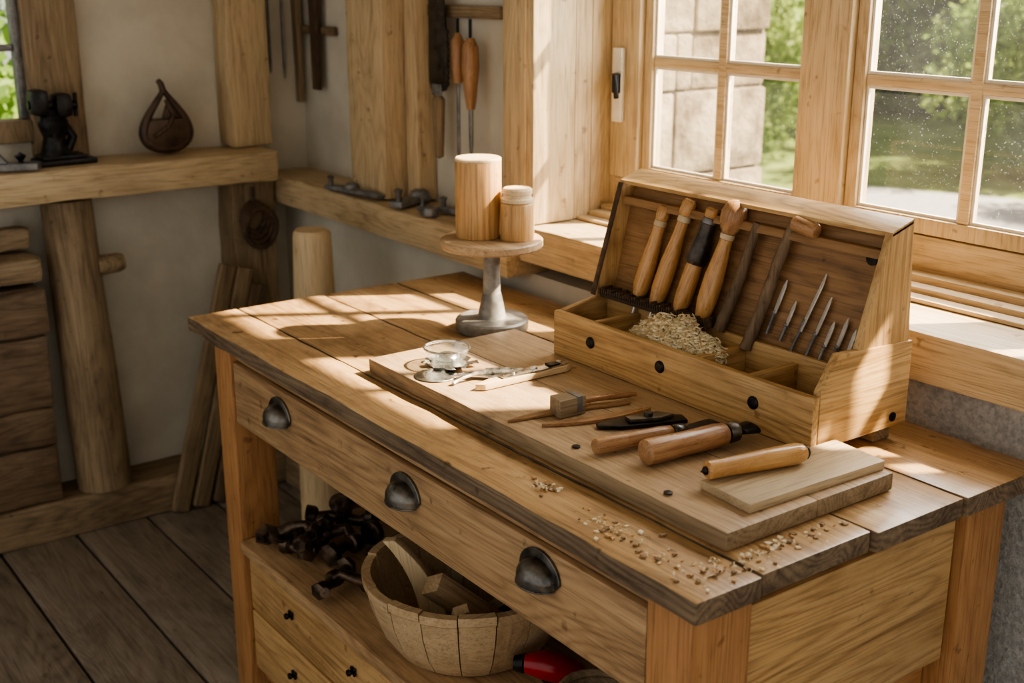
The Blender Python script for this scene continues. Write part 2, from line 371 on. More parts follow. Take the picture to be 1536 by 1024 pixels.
d=bpy.data.objects.new('drawer',None); COL.objects.link(d); d.parent=e; d.location=Vector((-1.64,1.2,.66))-e.location
def wpart(b,name,mat,par,off):
    o=b.obj(name,mat,parent=par); o.location=-off; return o
off=Vector((-1.64,1.2,.66))
b=B(); b.box(-2.268,-1.008,.948,.968,.664,.795,.004); b.box(-2.25,-2.235,.968,1.5,.67,.78,.001); b.box(-1.035,-1.02,.968,1.5,.67,.78,.001); b.box(-2.235,-1.035,.968,1.5,.67,.68,.001)
wpart(b,'drawer_front','frontX',d,off)
for x,z in ((-2.050,.747),(-1.588,.748),(-1.226,.757)):
    g=cup_pull(d,x,z,.948); g.location=-off
b=B(); b.box(-2.27,-1.0,.938,1.56,.368,.395,.004,cuts=20,jit=.001); b.obj('lower_shelf','frontX',parent=e)
b=B(); b.box(-2.27,-1.008,.975,.99,.05,.367,.002); b.box(-2.27,-1.01,1.5,1.52,.05,.367,.002); b.obj('lower_carcass','legX',parent=e)
for z0,z1 in ((.235,.362),(.09,.23)):
    d2=bpy.data.objects.new('lower_drawer',None); COL.objects.link(d2); d2.parent=e; of=Vector((-1.64,.96,z0)); d2.location=of-e.location
    b=B(); b.box(-2.262,-1.02,.952,.974,z0,z1,.005); wpart(b,'drawer_front','chestX',d2,of)
    for x in (-2.06,-1.80,-1.3):
        b=B(); z=(z0+z1)/2+.01
        b.lathe([(0,0),(.005,0),(.004,.008),(.007,.012),(.006,.016),(0,.017)],Matrix.Translation((x,.952,z))@Matrix.Rotation(pi/2,4,'X'),14)
        for k in range(4):
            a=pi/4+k*pi/2; b.sph((x+.007*math.cos(a),.948,z+.007*math.sin(a)),(.0045,.003,.0045),seg=10)
        wpart(b,'knob','iron',d2,of)
# ---------------------------------------------------------------- board & tile
b=B(); b.box(-1.868,-.968,1.043,1.215,.8615,.888,.003,cuts=40,jit=.0010); b.box(-1.868,-.968,1.2155,1.375,.8615,.888,.003,cuts=40,jit=.0010)
edgemat(b.obj('work_board',['boardX','oldX'],label='thick pale wooden work board lying on the workbench',cat='board'))
b=B(); b.box(-1.66,-1.10,1.50,1.54,.8615,.888,.002); b.obj('batten','oldX',label='thin wooden batten under the tool chest',cat='batten')
b=B(); b.prism([(-1.086,1.112),(-.990,1.106),(-.982,1.372),(-1.078,1.380)],'Z',.8885,.902,.002); b.obj('small_plank','tileY',label='small pale planed plank on the work board',cat='plank')
# ---------------------------------------------------------------- tool chest
e=thing('tool_chest',(-1.388,1.44,.888),'open honey oak tool chest with compartments and tool rack','tool chest')
z0=.8885; XL,XR=-1.692,-1.084
b=B(); b.box(XL,XR,1.333,1.347,z0,.972,.003); b.obj('front_panel','chestX',parent=e)
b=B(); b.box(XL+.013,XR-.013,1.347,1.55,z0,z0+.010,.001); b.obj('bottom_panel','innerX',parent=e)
b=B(); b.prism([(1.3475,z0),(1.3475,.972),(1.43,.985),(1.555,1.0),(1.555,z0)],'X',XL,XL+.013,.002); b.obj('side_panel','chestY',parent=e)
b=B(); b.prism([(1.3475,z0),(1.3475,.978),(1.383,1.03),(1.555,1.022),(1.555,z0)],'X',XR-.014,XR+.0005,.002); b.obj('side_panel','chestY',parent=e)
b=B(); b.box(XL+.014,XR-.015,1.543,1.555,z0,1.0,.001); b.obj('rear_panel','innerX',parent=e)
for x,t in ((-1.590,.012),(-1.335,.020),(-1.22,.013)):
    b=B(); b.box(x-t/2,x+t/2,1.3475,1.448,z0+.0105,.971,.002); b.obj('divider','chestY',parent=e)
b=B(); b.box(XL+.014,XR-.015,1.449,1.458,z0+.0105,.985,.001); b.obj('compartment_back','chestX',parent=e)
b=B(); b.prism([(1.428,1.024),(1.483,1.196),(1.533,1.212),(1.548,1.022)],'X',XR-.0145,XR-.002,.002); b.obj('rack_side','chestZ',parent=e)
b=B(); b.prism([(1.420,.987),(1.483,1.196),(1.533,1.212),(1.548,1.0)],'X',XL+.002,XL+.014,.002); b.obj('rack_side','chestZ',parent=e)
b=B()
b.prism([(1.417,.990),(1.4195,.989),(1.482,1.192),(1.4795,1.193)],'X',XL+.0025,XL+.0135,.0005)
for k in range(22):
    f=(k+.5)/22; yy=1.4180+.0625*f; zz=.99+.2*f; mm=Matrix.Translation((XL+.008,yy-.001,zz))@Matrix.Rotation(-.29,4,'X')@Matrix.Rotation(pi/4 if k%2 else .1,4,'Y')
    w=.0036 if k%2 else .0042; b.box(-w,w,-.0012,.0012,-w,w,.0006,mm)
b.obj('carved_edge','darkZ',parent=e)
b=B(); b.prism([(1.484,1.190),(1.483,1.197),(1.533,1.213),(1.534,1.205)],'X',XL+.002,XR-.002,.001); b.obj('rack_top','chestX',parent=e)
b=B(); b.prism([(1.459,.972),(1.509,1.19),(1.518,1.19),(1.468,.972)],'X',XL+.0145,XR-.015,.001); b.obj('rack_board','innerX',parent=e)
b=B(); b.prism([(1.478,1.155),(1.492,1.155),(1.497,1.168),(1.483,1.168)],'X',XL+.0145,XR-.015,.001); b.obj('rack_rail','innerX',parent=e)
b=B(); b.box(XL+.016,-1.40,1.428,1.456,.986,.995,.002)
for k in range(46):
    x=XL+.018+k*.006; b.box(x,x+.003,1.424,1.452,.993,1.003+.003*math.sin(k*1.7),.0008)
b.obj('bristle_strip','darkX',parent=e)
for x,z in ((-1.586,.935),(-1.407,.937),(-1.199,.934)):
    b=B(); b.lathe([(0,0),(.0105,0),(.0105,.002),(.008,.0045),(0,.0055)],Matrix.Translation((x,1.333,z))@Matrix.Rotation(pi/2,4,'X'),20); b.obj('rivet','iron',parent=e)
b=B(); b.lathe([(0,0),(.0075,0),(.0075,.002),(0,.004)],Matrix.Translation((XR+.0005,1.52,.905))@Matrix.Rotation(pi/2,4,'Y'),18); b.obj('rivet','iron',parent=e)
b=B(); b.lathe([(0,0),(.010,0),(.010,.003),(0,.004)],Matrix.Translation((-1.125,1.494,1.150))@Matrix.Rotation(pi/2,4,'X'),18); b.obj('hole_disc','iron',parent=e)  # black disc standing in for the darkness of an open hole
# ---------------------------------------------------------------- tools
def tool(name,p0,p1,secs,label,cat,group=None,roll=0):
    m=align(p0,p1,roll); e=thing(name,None,label,cat,group,M4=m)
    for s in secs:
        nm,mat,prof=s[:3]; sx=s[3] if len(s)>3 else 1
        b=B(); b.lathe([(r,z) for r,z in prof],None,18,0,sx,1); b.obj(nm,mat,parent=e,local=True,smooth=40)
    return e
G='wood handled carving tools in the chest'
def yb(z): return 1.459+(z-.972)*.2294
def P(x,z,r): return (x,yb(z)-r-.003,z)
tool('carving_chisel',P(-1.590,1.003,.015),P(-1.568,1.168,.015),[('blade','steel',[(.004,-.09),(.004,-.001)],.4),('handle','handleZ',[(.012,0),(.0165,.02),(.016,.06),(.011,.115),(.011,.130)]),('ferrule','ferr',[(.0112,.1305),(.0118,.134),(.0115,.140),(.011,.141)]),('cap','handleZ',[(.011,.1415),(.0125,.148),(.012,.162),(.008,.167)])],'honey wood handled chisel with pale ferrule in the chest','chisel',G)
tool('carving_chisel',P(-1.545,.996,.015),P(-1.510,1.187,.015),[('blade','steel',[(.004,-.08),(.004,-.001)],.4),('handle','handleZ',[(.012,0),(.0165,.03),(.016,.08),(.0105,.135),(.0105,.155)]),('ferrule','ferr',[(.0108,.1555),(.012,.158),(.0115,.166),(.011,.167)]),('cap','handleZ',[(.011,.1675),(.0135,.173),(.013,.19),(.009,.196)])],'amber wood chisel handle with pale collar','chisel',G)
tool('gouge',P(-1.482,.998,.017),P(-1.452,1.178,.017),[('blade','steel',[(.004,-.08),(.004,-.001)],.4),('handle','handleZ',[(.012,0),(.0155,.02),(.0155,.065),(.0145,.087)]),('sleeve','sleeve',[(.0175,.0875),(.0205,.095),(.0195,.108),(.0165,.128),(.0145,.143),(.0135,.160)]),('ferrule','irongrey',[(.0125,.1605),(.0125,.165),(.011,.170)]),('cap','handleZ',[(.010,.1705),(.0115,.174),(.0115,.184),(.008,.188)])],'wood gouge with wide dark metal sleeve around handle','gouge',G)
tool('mallet_gouge',P(-1.426,1.000,.018),P(-1.398,1.205,.018),[('blade','steel',[(.004,-.08),(.004,-.001)],.4),('handle','handleZ',[(.013,0),(.0175,.03),(.0175,.07),(.012,.125),(.011,.138)]),('ferrule','ferr',[(.0115,.1385),(.0125,.142),(.0125,.147),(.0115,.148)]),('knob','wornZ',[(.011,.1485),(.0165,.156),(.0215,.170),(.0225,.184),(.018,.198),(.010,.205),(0,.207)])],'wood gouge with large rounded knob end','gouge',G)
def stick(p0,p1,label):
    p0=Vector(p0);p1=Vector(p1); b=B(); n=22; pts=[];rad=[]
    for i in range(n):
        f=i/(n-1); pts.append(p0.lerp(p1,f)+noise.noise_vector(Vector((f*2,p0.x*9,1)))*.003); rad.append(.0088+.0016*noise.noise(Vector((f*11,p0.x*9,4)))+.002*(1-f))
    b.tube(pts,rad,12); return b.obj('carved_stick','stickZ',label=label,cat='stick',group='dark carved sticks leaning in the chest')
stick(P(-1.385,.985,.014),P(-1.348,1.168,.012),'short dark carved stick leaning in the tool chest')
stick(P(-1.322,.97,.014),P(-1.277,1.182,.012),'long grey-brown twig leaning in the tool chest')
b=B(); b.lathe([(0,0),(.010,0),(.0125,.003),(.0125,.043),(.010,.046),(0,.046)],align((-1.268,1.478,1.184),(-1.222,1.482,1.176)),20); b.obj('dowel','wornX',label='short turned wooden dowel on the rack rail',cat='dowel')
def blade(x0,z0_,x1,z1_,w,k):
    p0=P(x0,z0_,.004);p1=P(x1,z1_,.004); L=(Vector(p1)-Vector(p0)).length
    e=thing('carving_knife',None,['slim steel carving blade with dark shank in the chest','small steel spear point blade standing in the chest','long bright steel knife blade in the chest'][k],'blade','steel blades in the chest',M4=align(p0,p1,.2))
    b=B(); b.lathe([(.0026,0),(.0030,L*.36),(.0048,L*.39),(.0035,L*.43)],None,10); b.obj('shank','irongrey',parent=e,local=True)
    b=B()
    if k==2: w*=1.2; pts=[(-w*.5,L*.3),(w*.5,L*.3),(w*.6,L*.75),(w*.45,L),(-.3*w,L*.88)]
    else: w*=1.35; pts=[(-w*.35,L*.38),(w*.35,L*.38),(w*.5,L*.60),(w*.45,L*.85),(0.0,L),(-w*.45,L*.85),(-w*.5,L*.60)]
    b.prism(pts,'Y',-.0012,.0012,.0005); b.obj('blade','blade',parent=e,local=True)
blade(-1.292,1.00,-1.274,1.09,.009,0); blade(-1.262,.995,-1.247,1.062,.008,1); blade(-1.238,.98,-1.199,1.112,.012,2)
blade(-1.206,.98,-1.181,1.082,.008,0); blade(-1.180,.98,-1.166,1.047,.008,1); blade(-1.157,.98,-1.142,1.058,.008,0); blade(-1.134,.98,-1.123,1.045,.008,1)
def curls(n,place,rs,ws,turn=(.4,1.3),K=9,pitch=.12):
    b=bmesh.new(); R=random.Random(n)
    for i in range(n):
        c=place(R); r=R.uniform(*rs); w=R.uniform(*ws); tn=R.uniform(*turn)*2*pi
        rot=Matrix.Rotation(R.uniform(0,6.3),3,'X')@Matrix.Rotation(R.uniform(0,6.3),3,'Z')
        prev=None; cen=Vector((r*.6,0,0))
        for k in range(K):
            a=tn*k/(K-1); rr=r*(.6+.6*k/K)
            p=Vector((rr*math.cos(a),rr*math.sin(a),k*pitch*r))-cen*.5
            v1=b.verts.new(c+rot@p); v2=b.verts.new(c+rot@(p+Vector((0,0,w))))
            if prev: b.faces.new((prev[0],prev[1],v2,v1))
            prev=(v1,v2)
    g=B(); g.add(b); return g
def pile(R):
    a=R.uniform(0,2*pi); q=math.sqrt(R.random()); x=math.cos(a)*q; y=math.sin(a)*q
    h=.042*(1-q**2.2)*(1+.5*noise.noise(Vector((x*3,y*3,0))))
    return Vector((-1.425+x*.104,1.388+y*.040,.960+max(0,h)*R.uniform(.3,1)**.6))
g=curls(2800,pile,(.0025,.0065),(.0012,.0036),(.5,1.7),10,.15); g.box(-1.535,-1.35,1.352,1.444,.90,.956,.004); g.obj('wood_shavings','shav',label='pile of curly pale wood shavings in the chest compartment',cat='wood shavings',kind='stuff')
def scat(R):
    cx,cy,sx,sy=R.choice(((-1.113,.972,.022,.014),(-.937,.992,.020,.020),(-.942,1.09,.012,.045),(-.94,1.15,.012,.05),(-1.263,.985,.012,.008),(-1.03,.965,.06,.015)))
    x=R.gauss(cx,sx); y=R.gauss(cy,sy)
    if y>1.03 and x<-.955: x=-.94
    return Vector((min(x,-.91),min(1.235,max(.932,y)),.8628))
g=curls(75,scat,(.0015,.0045),(.0015,.004))
R=random.Random(9)
for k in range(150):
    c=scat(R); s=R.uniform(.0015,.0055)
    g.prism([(-s,-s*.5),(s*.3,-s*.7),(s,s*.2),(-s*.2,s*.6)],'Z',0,s*.5,0,Matrix.Translation((c.x,c.y,.8606))@Matrix.Rotation(R.uniform(0,6),4,'Z'),mi=R.choice((0,1,1,2,2)))
g.obj('wood_chips',['shav','pineX','chip'],label='scattered small wood chips on the worktop corner',cat='wood chips',kind='stuff')
# ---------------------------------------------------------------- stand with cylinders
CX,CY=-1.972,1.392
e=thing('turntable_stand',(CX,CY,.8605),'iron pedestal stand with round wooden top','stand')
b=B(); b.lathe([(0,0),(.073,0),(.075,.003),(.075,.020),(.072,.024),(.030,.0255),(.028,.030),(.024,.052),(.0195,.075)],None,40,jit=.0006); b.obj('base','ironworn',parent=e,local=True)
b=B(); b.lathe([(.0190,.0755),(.0180,.08),(.0170,.12),(.0175,.155),(.0205,.158),(.0205,.168),(.023,.171)],None,30,jit=.0006); b.obj('stem','ironworn',parent=e,local=True)
b=B(); b.lathe([(.03,.1712),(.101,.1725),(.104,.176),(.104,.187),(.101,.190),(0,.190)],None,56); b.obj('top_disc','boardX',parent=e,local=True)
zt=.8605+.1905
e=thing('wooden_cylinder',(CX-.028,CY-.012,zt),'tall turned wooden cylinder with pale top on the stand','cylinder')
b=B(); b.lathe([(0,0),(.0455,0),(.0465,.002),(.0465,.152),(.046,.153)],None,48); b.obj('body','pineZ',parent=e,local=True)
b=B(); b.lathe([(.0455,.1532),(.0465,.1535),(.0465,.158),(.044,.160),(0,.160)],None,48); b.obj('pale_top','paleX',parent=e,local=True)
e=thing('wooden_jar',(CX+.040,CY+.035,zt),'small turned wooden jar with stepped lid on the stand','jar')
b=B(); b.lathe([(0,0),(.033,0),(.034,.002),(.034,.070),(.032,.074)],None,40); b.obj('body','pineZ',parent=e,local=True)
b=B(); b.lathe([(.030,.0745),(.033,.0755),(.033,.082),(.030,.084),(.028,.085),(.028,.090),(.030,.092),(.030,.100),(.027,.103),(0,.103)],None,40); b.obj('lid','paleX',parent=e,local=True)
# ---------------------------------------------------------------- things on the board
ZB=.8895
e=thing('glass_cup',(-1.752,1.138,ZB),'small clear glass dish with metal collar on the board','glass dish')
b=B(); b.lathe([(0,.008),(.026,.008),(.034,.014),(.040,.028),(.0415,.030),(.039,.030),(.032,.017),(.024,.012),(0,.012)],None,28); b.obj('bowl','glass',parent=e,local=True,smooth=20)
b=B(); b.lathe([(0,0),(.034,0),(.036,.003),(.030,.006),(.024,.008),(0,.0078)],None,24); b.obj('collar','steel',parent=e,local=True)
b=B(); b.tube([(.0405*math.cos(a),.0405*math.sin(a),.031) for a in [2*pi*k/32 for k in range(32)]],.0022,8,closed=True); b.obj('rim','steel',parent=e,local=True)
b=B(); b.sph((0,0,.0125),(.022,.022,.010)); b.obj('dome','foil',parent=e,local=True)
g=bmesh.new(); R=random.Random(5)
for k in range(9):
    a=k*.72; c=Vector((math.cos(a)*.03,math.sin(a)*.03,.003)); d=Vector((math.cos(a),math.sin(a),0)); s=d.cross(Vector((0,0,1)))
    L=R.uniform(.008,.02); vs=[g.verts.new(c-s*.012),g.verts.new(c+s*.012),g.verts.new(c+d*L+s*.008+Vector((0,0,R.uniform(.001,.007)))),g.verts.new(c+d*(L+.006)+Vector((0,0,.002))),g.verts.new(c+d*L-s*.01+Vector((0,0,R.uniform(.001,.006))))]
    g.faces.new(vs)
b=B(); b.add(g); b.obj('crumpled_foil','foil',loc=(-1.748,1.140,ZB+.0005),label='crumpled bright metal foil under the glass dish',cat='foil')
b=B(); b.lathe([(0,0),(.036,0),(.0375,.0006),(.0365,.0014),(.03,.0012),(0,.0012)],None,40); b.obj('metal_disc','foil',loc=(-1.708,1.086,ZB),label='thin dull metal disc lying on the board',cat='disc')
e=thing('folding_knife',None,'steel and pale wood folding knife opened on the board','folding knife',M4=Matrix.Translation((-1.606,1.10,ZB))@Matrix.Rotation(pi/2-.02,4,'Z'))
b=B(); b.prism([(-.004,-.004),(.01,-.015),(.185,-.012),(.20,-.004),(.198,.008),(.18,.011),(.03,.009)],'Z',0,.011,.002); b.obj('handle','paleX',parent=e,local=True)
b=B(); b.prism([(.05,-.010),(.13,-.013),(.195,-.006),(.195,.004),(.12,.012),(.05,.009)],'Z',.0112,.0145,.001); b.lathe([(0,.0147),(.007,.0147),(.006,.018),(0,.019)],Matrix.Translation((.12,0,0)),16); b.lathe([(0,.0147),(.005,.0147),(.005,.019),(0,.02)],Matrix.Translation((.175,0,0)),14)
b.lathe([(0,.0147),(.004,.0147),(.004,.0175),(0,.018)],Matrix.Translation((.075,-.001,0)),14); b.obj('bolster','steel',parent=e,local=True)
b=B(); b.prism([(.148,-.010),(.172,-.009),(.168,.006),(.150,.008)],'Z',.0146,.0175,.0006); b.obj('thumb_plate','iron',parent=e,local=True)
b=B(); b.prism([(.06,.012),(.10,.012),(.115,.028),(.07,.05),(.02,.072),(-.005,.070),(.03,.045)],'Z',.004,.007,.0008); b.tube([(.09,.014,.01),(.06,.035,.011),(.03,.043,.012),(.0,.045,.008),(-.02,.04,.004)],.0035,8); b.tube([(.12,.014,.008),(.09,.04,.009),(.06,.06,.008)],.003,8); b.lathe([(0,.007),(.009,.007),(.009,.010),(.004,.012),(0,.012)],Matrix.Translation((.085,.026,0)),18); b.obj('blade','steel',parent=e,local=True)
e=thing('small_hammer',None,'small wooden hammer with slim handle on the board','hammer',M4=Matrix.Translation((-1.424,1.155,ZB))@Matrix.Rotation(pi/2-.06,4,'Z'))
b=B(); b.prism([(-.030,-.018),(.022,-.016),(.026,.014),(-.026,.018)],'Z',0,.030,.003); b.obj('head','oldX',parent=e,local=True)
b=B(); b.box(.004,.014,-.0175,.0172,.004,.0315,.002); b.obj('iron_band','irongrey',parent=e,local=True)
b=B(); b.tube([(.026,.002,.014),(.06,.004,.012),(.10,.003,.009),(.135,.0,.006)],[.006,.0055,.0065,.004],12,flat=.8); b.obj('handle','wornX',parent=e,local=True)
# curved thin spatula and knife
def crescent(name,mat,p0,p1,bow,w,t,label,cat):
    p0=Vector(p0);p1=Vector(p1); d=(p1-p0); n=Vector((d.y,-d.x)).normalized(); A=[];C=[]
    for k in range(13):
        f=k/12; c=p0+d*f+n*bow*math.sin(pi*f); ww=w*(.12+.88*math.sin(pi*min(1,max(0,f)))**.7)
        A.append(tuple(c+n*ww)); C.append(tuple(c-n*ww))
    b=B(); b.prism(A+C[::-1],'Z',ZB-.0002,ZB+t,.0008); return b.obj(name,mat,label=label,cat=cat)
crescent('wooden_spatula','innerY',(-1.446,1.050),(-1.398,1.262),-.012,.010,.004,'thin dark curved wooden spatula beside the small hammer','spatula')
crescent('wooden_knife','wornY',(-1.400,1.082),(-1.358,1.270),.010,.009,.005,'slender curved wooden knife lying on the board','knife')
e=thing('spokeshave',(-1.318,1.21,ZB),'black iron spokeshave with screw cap lying on the board','spokeshave')
b=B(); b.prism([(-1.352,1.150),(-1.340,1.144),(-1.318,1.170),(-1.300,1.215),(-1.278,1.275),(-1.302,1.285),(-1.332,1.250),(-1.350,1.205)],'Z',ZB,ZB+.006,.002); b.obj('sole','iron',parent=e)
b=B(); b.prism([(-1.335,1.195),(-1.318,1.190),(-1.298,1.235),(-1.298,1.265),(-1.324,1.25)],'Z',ZB+.0062,ZB+.013,.002); b.lathe([(0,.0132),(.007,.0132),(.007,.018),(.005,.020),(0,.020)],Matrix.Translation((-1.315,1.225,ZB)),16); b.obj('cap_iron','pull',parent=e)
def handletool(nm,p0,p1,r,bl,label,cat='chisel',wd=1.):
    L=(Vector(p1)-Vector(p0)).length; m=align(p0,p1); e=thing(nm,None,label,cat,'hand tools lying on the board',M4=m)
    b=B(); b.lathe([(0,-.001),(r*.80,0),(r*.98,.002),(r*1.02,L*.1),(r*.93,L*.45),(r*.97,L*.85),(r*.85,L*.97),(r*.6,L)],None,24); b.obj('handle','wornZ',parent=e,local=True)
    b=B(); b.lathe([(r*.75,L+.0005),(r*.85,L+.004),(r*.8,L+.018),(r*.5,L+.024)],None,18); b.obj('ferrule','pull',parent=e,local=True)
    b=B(); b.lathe([(r*.5,L+.0245),(r*.8*wd,L+bl*.5),(r*1.1*wd,L+bl),(.001,L+bl+.012)],None,12,0,1,.35); b.obj('blade','iron',parent=e,local=True)
    return e
handletool('chisel',(-1.262,1.072,ZB+.0135),(-1.240,1.205,ZB+.0135),.0125,.075,'slim brown wood chisel with black iron blade',wd=1.3)
handletool('gouge',(-1.190,1.104,ZB+.020),(-1.178,1.255,ZB+.019),.0190,.050,'thick brown wood gouge handle with black ferrule',cat='gouge')
e=thing('scraper',None,'polished wooden scraper handle with black end on the plank','scraper',M4=align((-1.080,1.116,.9165),(-1.042,1.279,.9185)))
b=B(); b.lathe([(0,0),(.010,0),(.0130,.003),(.0125,.03),(.0145,.09),(.0155,.145),(.013,.156),(.010,.160)],None,24); b.obj('handle','handleZ',parent=e,local=True)
b=B(); b.lathe([(.0,.1535),(.0110,.1605),(.0105,.162),(.006,.1665),(0,.1675)],None,20); b.obj('end_cap','iron',parent=e,local=True)
b=B(); b.lathe([(.006,-.0005),(.006,-.003),(.002,-.006),(0,-.010)],None,16); b.obj('tang','iron',parent=e,local=True)
for x,y,z in ((-1.304,1.072,ZB),(-1.100,1.066,ZB)):
    b=B(); b.lathe([(0,0),(.0065,0),(.0065,.0015),(0,.003)],None,14); b.obj('iron_washer','iron',loc=(x,y,z),label='small black iron washer on the board',cat='washer',group='washers on the board')
# ---------------------------------------------------------------- lower shelf things
ZS=.3965
e=thing('wooden_tub',(-1.640,1.105,ZS),'round coopered weathered wooden tub holding wood offcuts','tub')
b=B(); n=18
for k in range(n):
    a0=2*pi*k/n+.006; a1=2*pi*(k+1)/n-.006
    g=bmesh.new(); vs=[]
    hh=.150+.002*math.sin(k*3.3)
    for (r,z) in ((.122,.0),(.136,.010),(.160,.045),(.179,.095),(.186,hh-.020),(.191,hh-.016),(.192,hh),(.176,hh),(.172,hh-.02),(.165,.09),(.146,.045),(.116,.0)):
        vs.append([g.verts.new((r*math.cos(a),r*math.sin(a),z)) for a in (a0,a0*.67+a1*.33,a0*.33+a1*.67,a1)])
    m=len(vs)
    for i in range(m):
        for j in range(3): g.faces.new((vs[i][j],vs[i][j+1],vs[(i+1)%m][j+1],vs[(i+1)%m][j]))
    g.faces.new([v[0] for v in vs]); g.faces.new([v[3] for v in vs][::-1])
    bmesh.ops.recalc_face_normals(g,faces=g.faces[:])
    b.add(g,None,[0,1,2,0,1][k%5])
b.obj('stave',['tubX','tubY','boardX'],parent=e,local=True)
b=B(); b.lathe([(0,.002),(.114,.002),(.118,.012),(0,.013)],None,40); b.obj('tub_base','oldX',parent=e,local=True)
def offcut(p0,p1,w,t,mat,label,tip=True,roll=0):
    m=align(p0,p1,roll); L=(Vector(p1)-Vector(p0)).length; b=B()
    b.prism([(-w/2,0),(w/2,0),(w/2,L*.86),(w*.1,L),(-w/2,L*.93)] if tip else [(-w/2,0),(w/2,0),(w/2,L),(-w/2,L)],'Y',-t/2,t/2,.002)
    o=b.obj('wood_offcut',mat,loc=(0,0,0),label=label,cat='wood offcut',group='offcuts in the tub'); o.matrix_world=m; return o
b=B(); N_=14
pin=[];pout=[]
for k in range(N_):
    a=-.10+.80*k/(N_-1); w=.028*(1-.6*k/(N_-1)); R_=.25
    pin.append((R_*math.cos(a)-w-.25,R_*math.sin(a))); pout.append((R_*math.cos(a)+w-.25,R_*math.sin(a)))
b.prism(pin+pout[::-1],'Y',-.010,.010,.002)
o=b.obj('wood_offcut','paleZ',loc=(0,0,0),label='curved pale wood offcut leaning in the tub',cat='wood offcut',group='offcuts in the tub'); o.matrix_world=Matrix.Translation((-1.675,1.055,ZS+.045))@Matrix.Rotation(.75,4,'Z')@Matrix.Rotation(-.15,4,'Y')
offcut((-1.59,1.15,ZS+.025),(-1.630,1.020,ZS+.145),.045,.036,'boardZ','square brown offcut in the tub',False,.7)
offcut((-1.66,1.17,ZS+.03),(-1.53,1.16,ZS+.14),.055,.02,'oldZ','dark wood offcut lying across the tub')
offcut((-1.70,1.13,ZS+.02),(-1.73,1.15,ZS+.15),.06,.018,'oldZ','weathered offcut standing in the tub')
offcut((-1.60,1.05,ZS+.03),(-1.54,1.03,ZS+.135),.04,.018,'tubZ','short pale offcut resting on the tub wall')
def fitting(loc,ang,s,label,seed):
    b=B(); R=random.Random(seed)
    jt=lambda a:a*R.uniform(.85,1.2)
    p=[Vector((-.065*s,0,.020*s)),Vector((-.02*s,jt(.006)*s,.022*s)),Vector((.03*s,-jt(.004)*s,.018*s)),Vector((.06*s,jt(.012)*s,.024*s))]
    b.tube(p,[jt(.010)*s,jt(.012)*s,jt(.009)*s,jt(.012)*s],14)
    for x in (-.055,.0,.05):
        hx=[(.014*s,0),(jt(.019)*s,.003*s),(jt(.019)*s,jt(.016)*s),(.014*s,.021*s)]
        b.lathe(hx,Matrix.Translation((x*s-.01*s,0,.022*s))@Matrix.Rotation(pi/2,4,'Y')@Matrix.Rotation(R.uniform(-.2,.2),4,'X'),6 if R.random()<.6 else 18,jit=.0008,jf=60)
    b.tube([(0,0,.02*s),(.008*s,.022*s,jt(.036)*s),(0,.05*s,.03*s),(-.014*s,.07*s,.018*s)],[.012*s,.010*s,.012*s,.014*s],12)
    b.lathe([(.0,0),(.02*s,0),(.022*s,.01*s),(.012*s,.016*s),(0,.018*s)],Matrix.Translation((-.016*s,.075*s,.010*s))@Matrix.Rotation(.5,4,'X'),16,jit=.001,jf=60)
    return b.obj('iron_clamp','ironmix',loc=loc,rot=(0,0,ang),label=label,cat='iron clamp',group='iron fittings on the lower shelf')
for q,(l_,a_,s_) in enumerate((((-2.14,.99,ZS+.004),.3,1.15),((-2.06,1.10,ZS+.004),1.9,1.2),((-1.95,.995,ZS+.004),-1.0,1.0),((-2.18,1.14,ZS+.004),.9,1.25),((-1.97,1.20,ZS+.004),2.6,1.15),((-2.08,1.02,ZS+.045),2.2,1.0))):
    fitting(l_,a_,s_,'brown worn iron clamp fitting heaped on the lower shelf',q+3)
e=thing('red_drill',(-1.445,1.085,ZS),'dark red enamelled hand drill with black collar','hand drill')
b=B(); b.tube([(0,0,.055),(.02,.02,.056),(.04,.05,.046),(.052,.075,.03)],[.016,.025,.026,.020],18); b.obj('body','red',parent=e,local=True)
b=B(); b.tube([(-.014,-.012,.054),(-.001,-.001,.055)],[.013,.017],18); b.obj('collar','iron',parent=e,local=True)
b=B(); b.tube([(.028,.032,.036),(.028,.045,.016),(.032,.055,.0)],[.018,.016,.018],14); b.obj('grip','leather',parent=e,local=True)
b=B()
for k in range(7):
    b.tube([(.085*math.cos(a)*(1+.02*k),.065*math.sin(a)*(1+.02*k),.008+.012*k) for a in [2*pi*j/28 for j in range(28)]],.007,8,closed=True)
b.obj('coil_basket','oldX',loc=(-1.24,1.10,ZS),label='small dark coiled rope basket on the lower shelf',cat='basket')
# ---------------------------------------------------------------- background things
b=B(); b.lathe([(0,0),(.078,0),(.077,.2),(.075,.4),(.072,.6),(.069,.850),(0,.850)],None,40,jit=.004,jf=12)
b.lathe([(0,0),(.025,0),(.028,.01),(.027,.06),(.022,.075),(0,.076)],Matrix.Translation((.035,.050,.66))@Matrix.Rotation(-pi/2,4,'X'),20)
b.obj('log_post','oldZ',loc=(-3.405,1.0,.117),rot=(math.radians(1.8),0,0),label='round timber log post under the wall shelf',cat='post')
e=thing('plank_chest',(-3.4,.55,.118),'dark weathered plank chest below the wall shelf','chest')
b=B(); R=random.Random(4); zz=.12
for h in (.17,.11,.21,.13):
    b.box(-3.378,-3.352+R.uniform(-.008,.004),.05,.885+R.uniform(-.02,.0),zz,zz+h-.004,.010,cuts=24,jit=.007); zz+=h
b.box(-3.49,-3.375,.05,.87,.12,.74,.004); b.obj('body','stickY',parent=e)
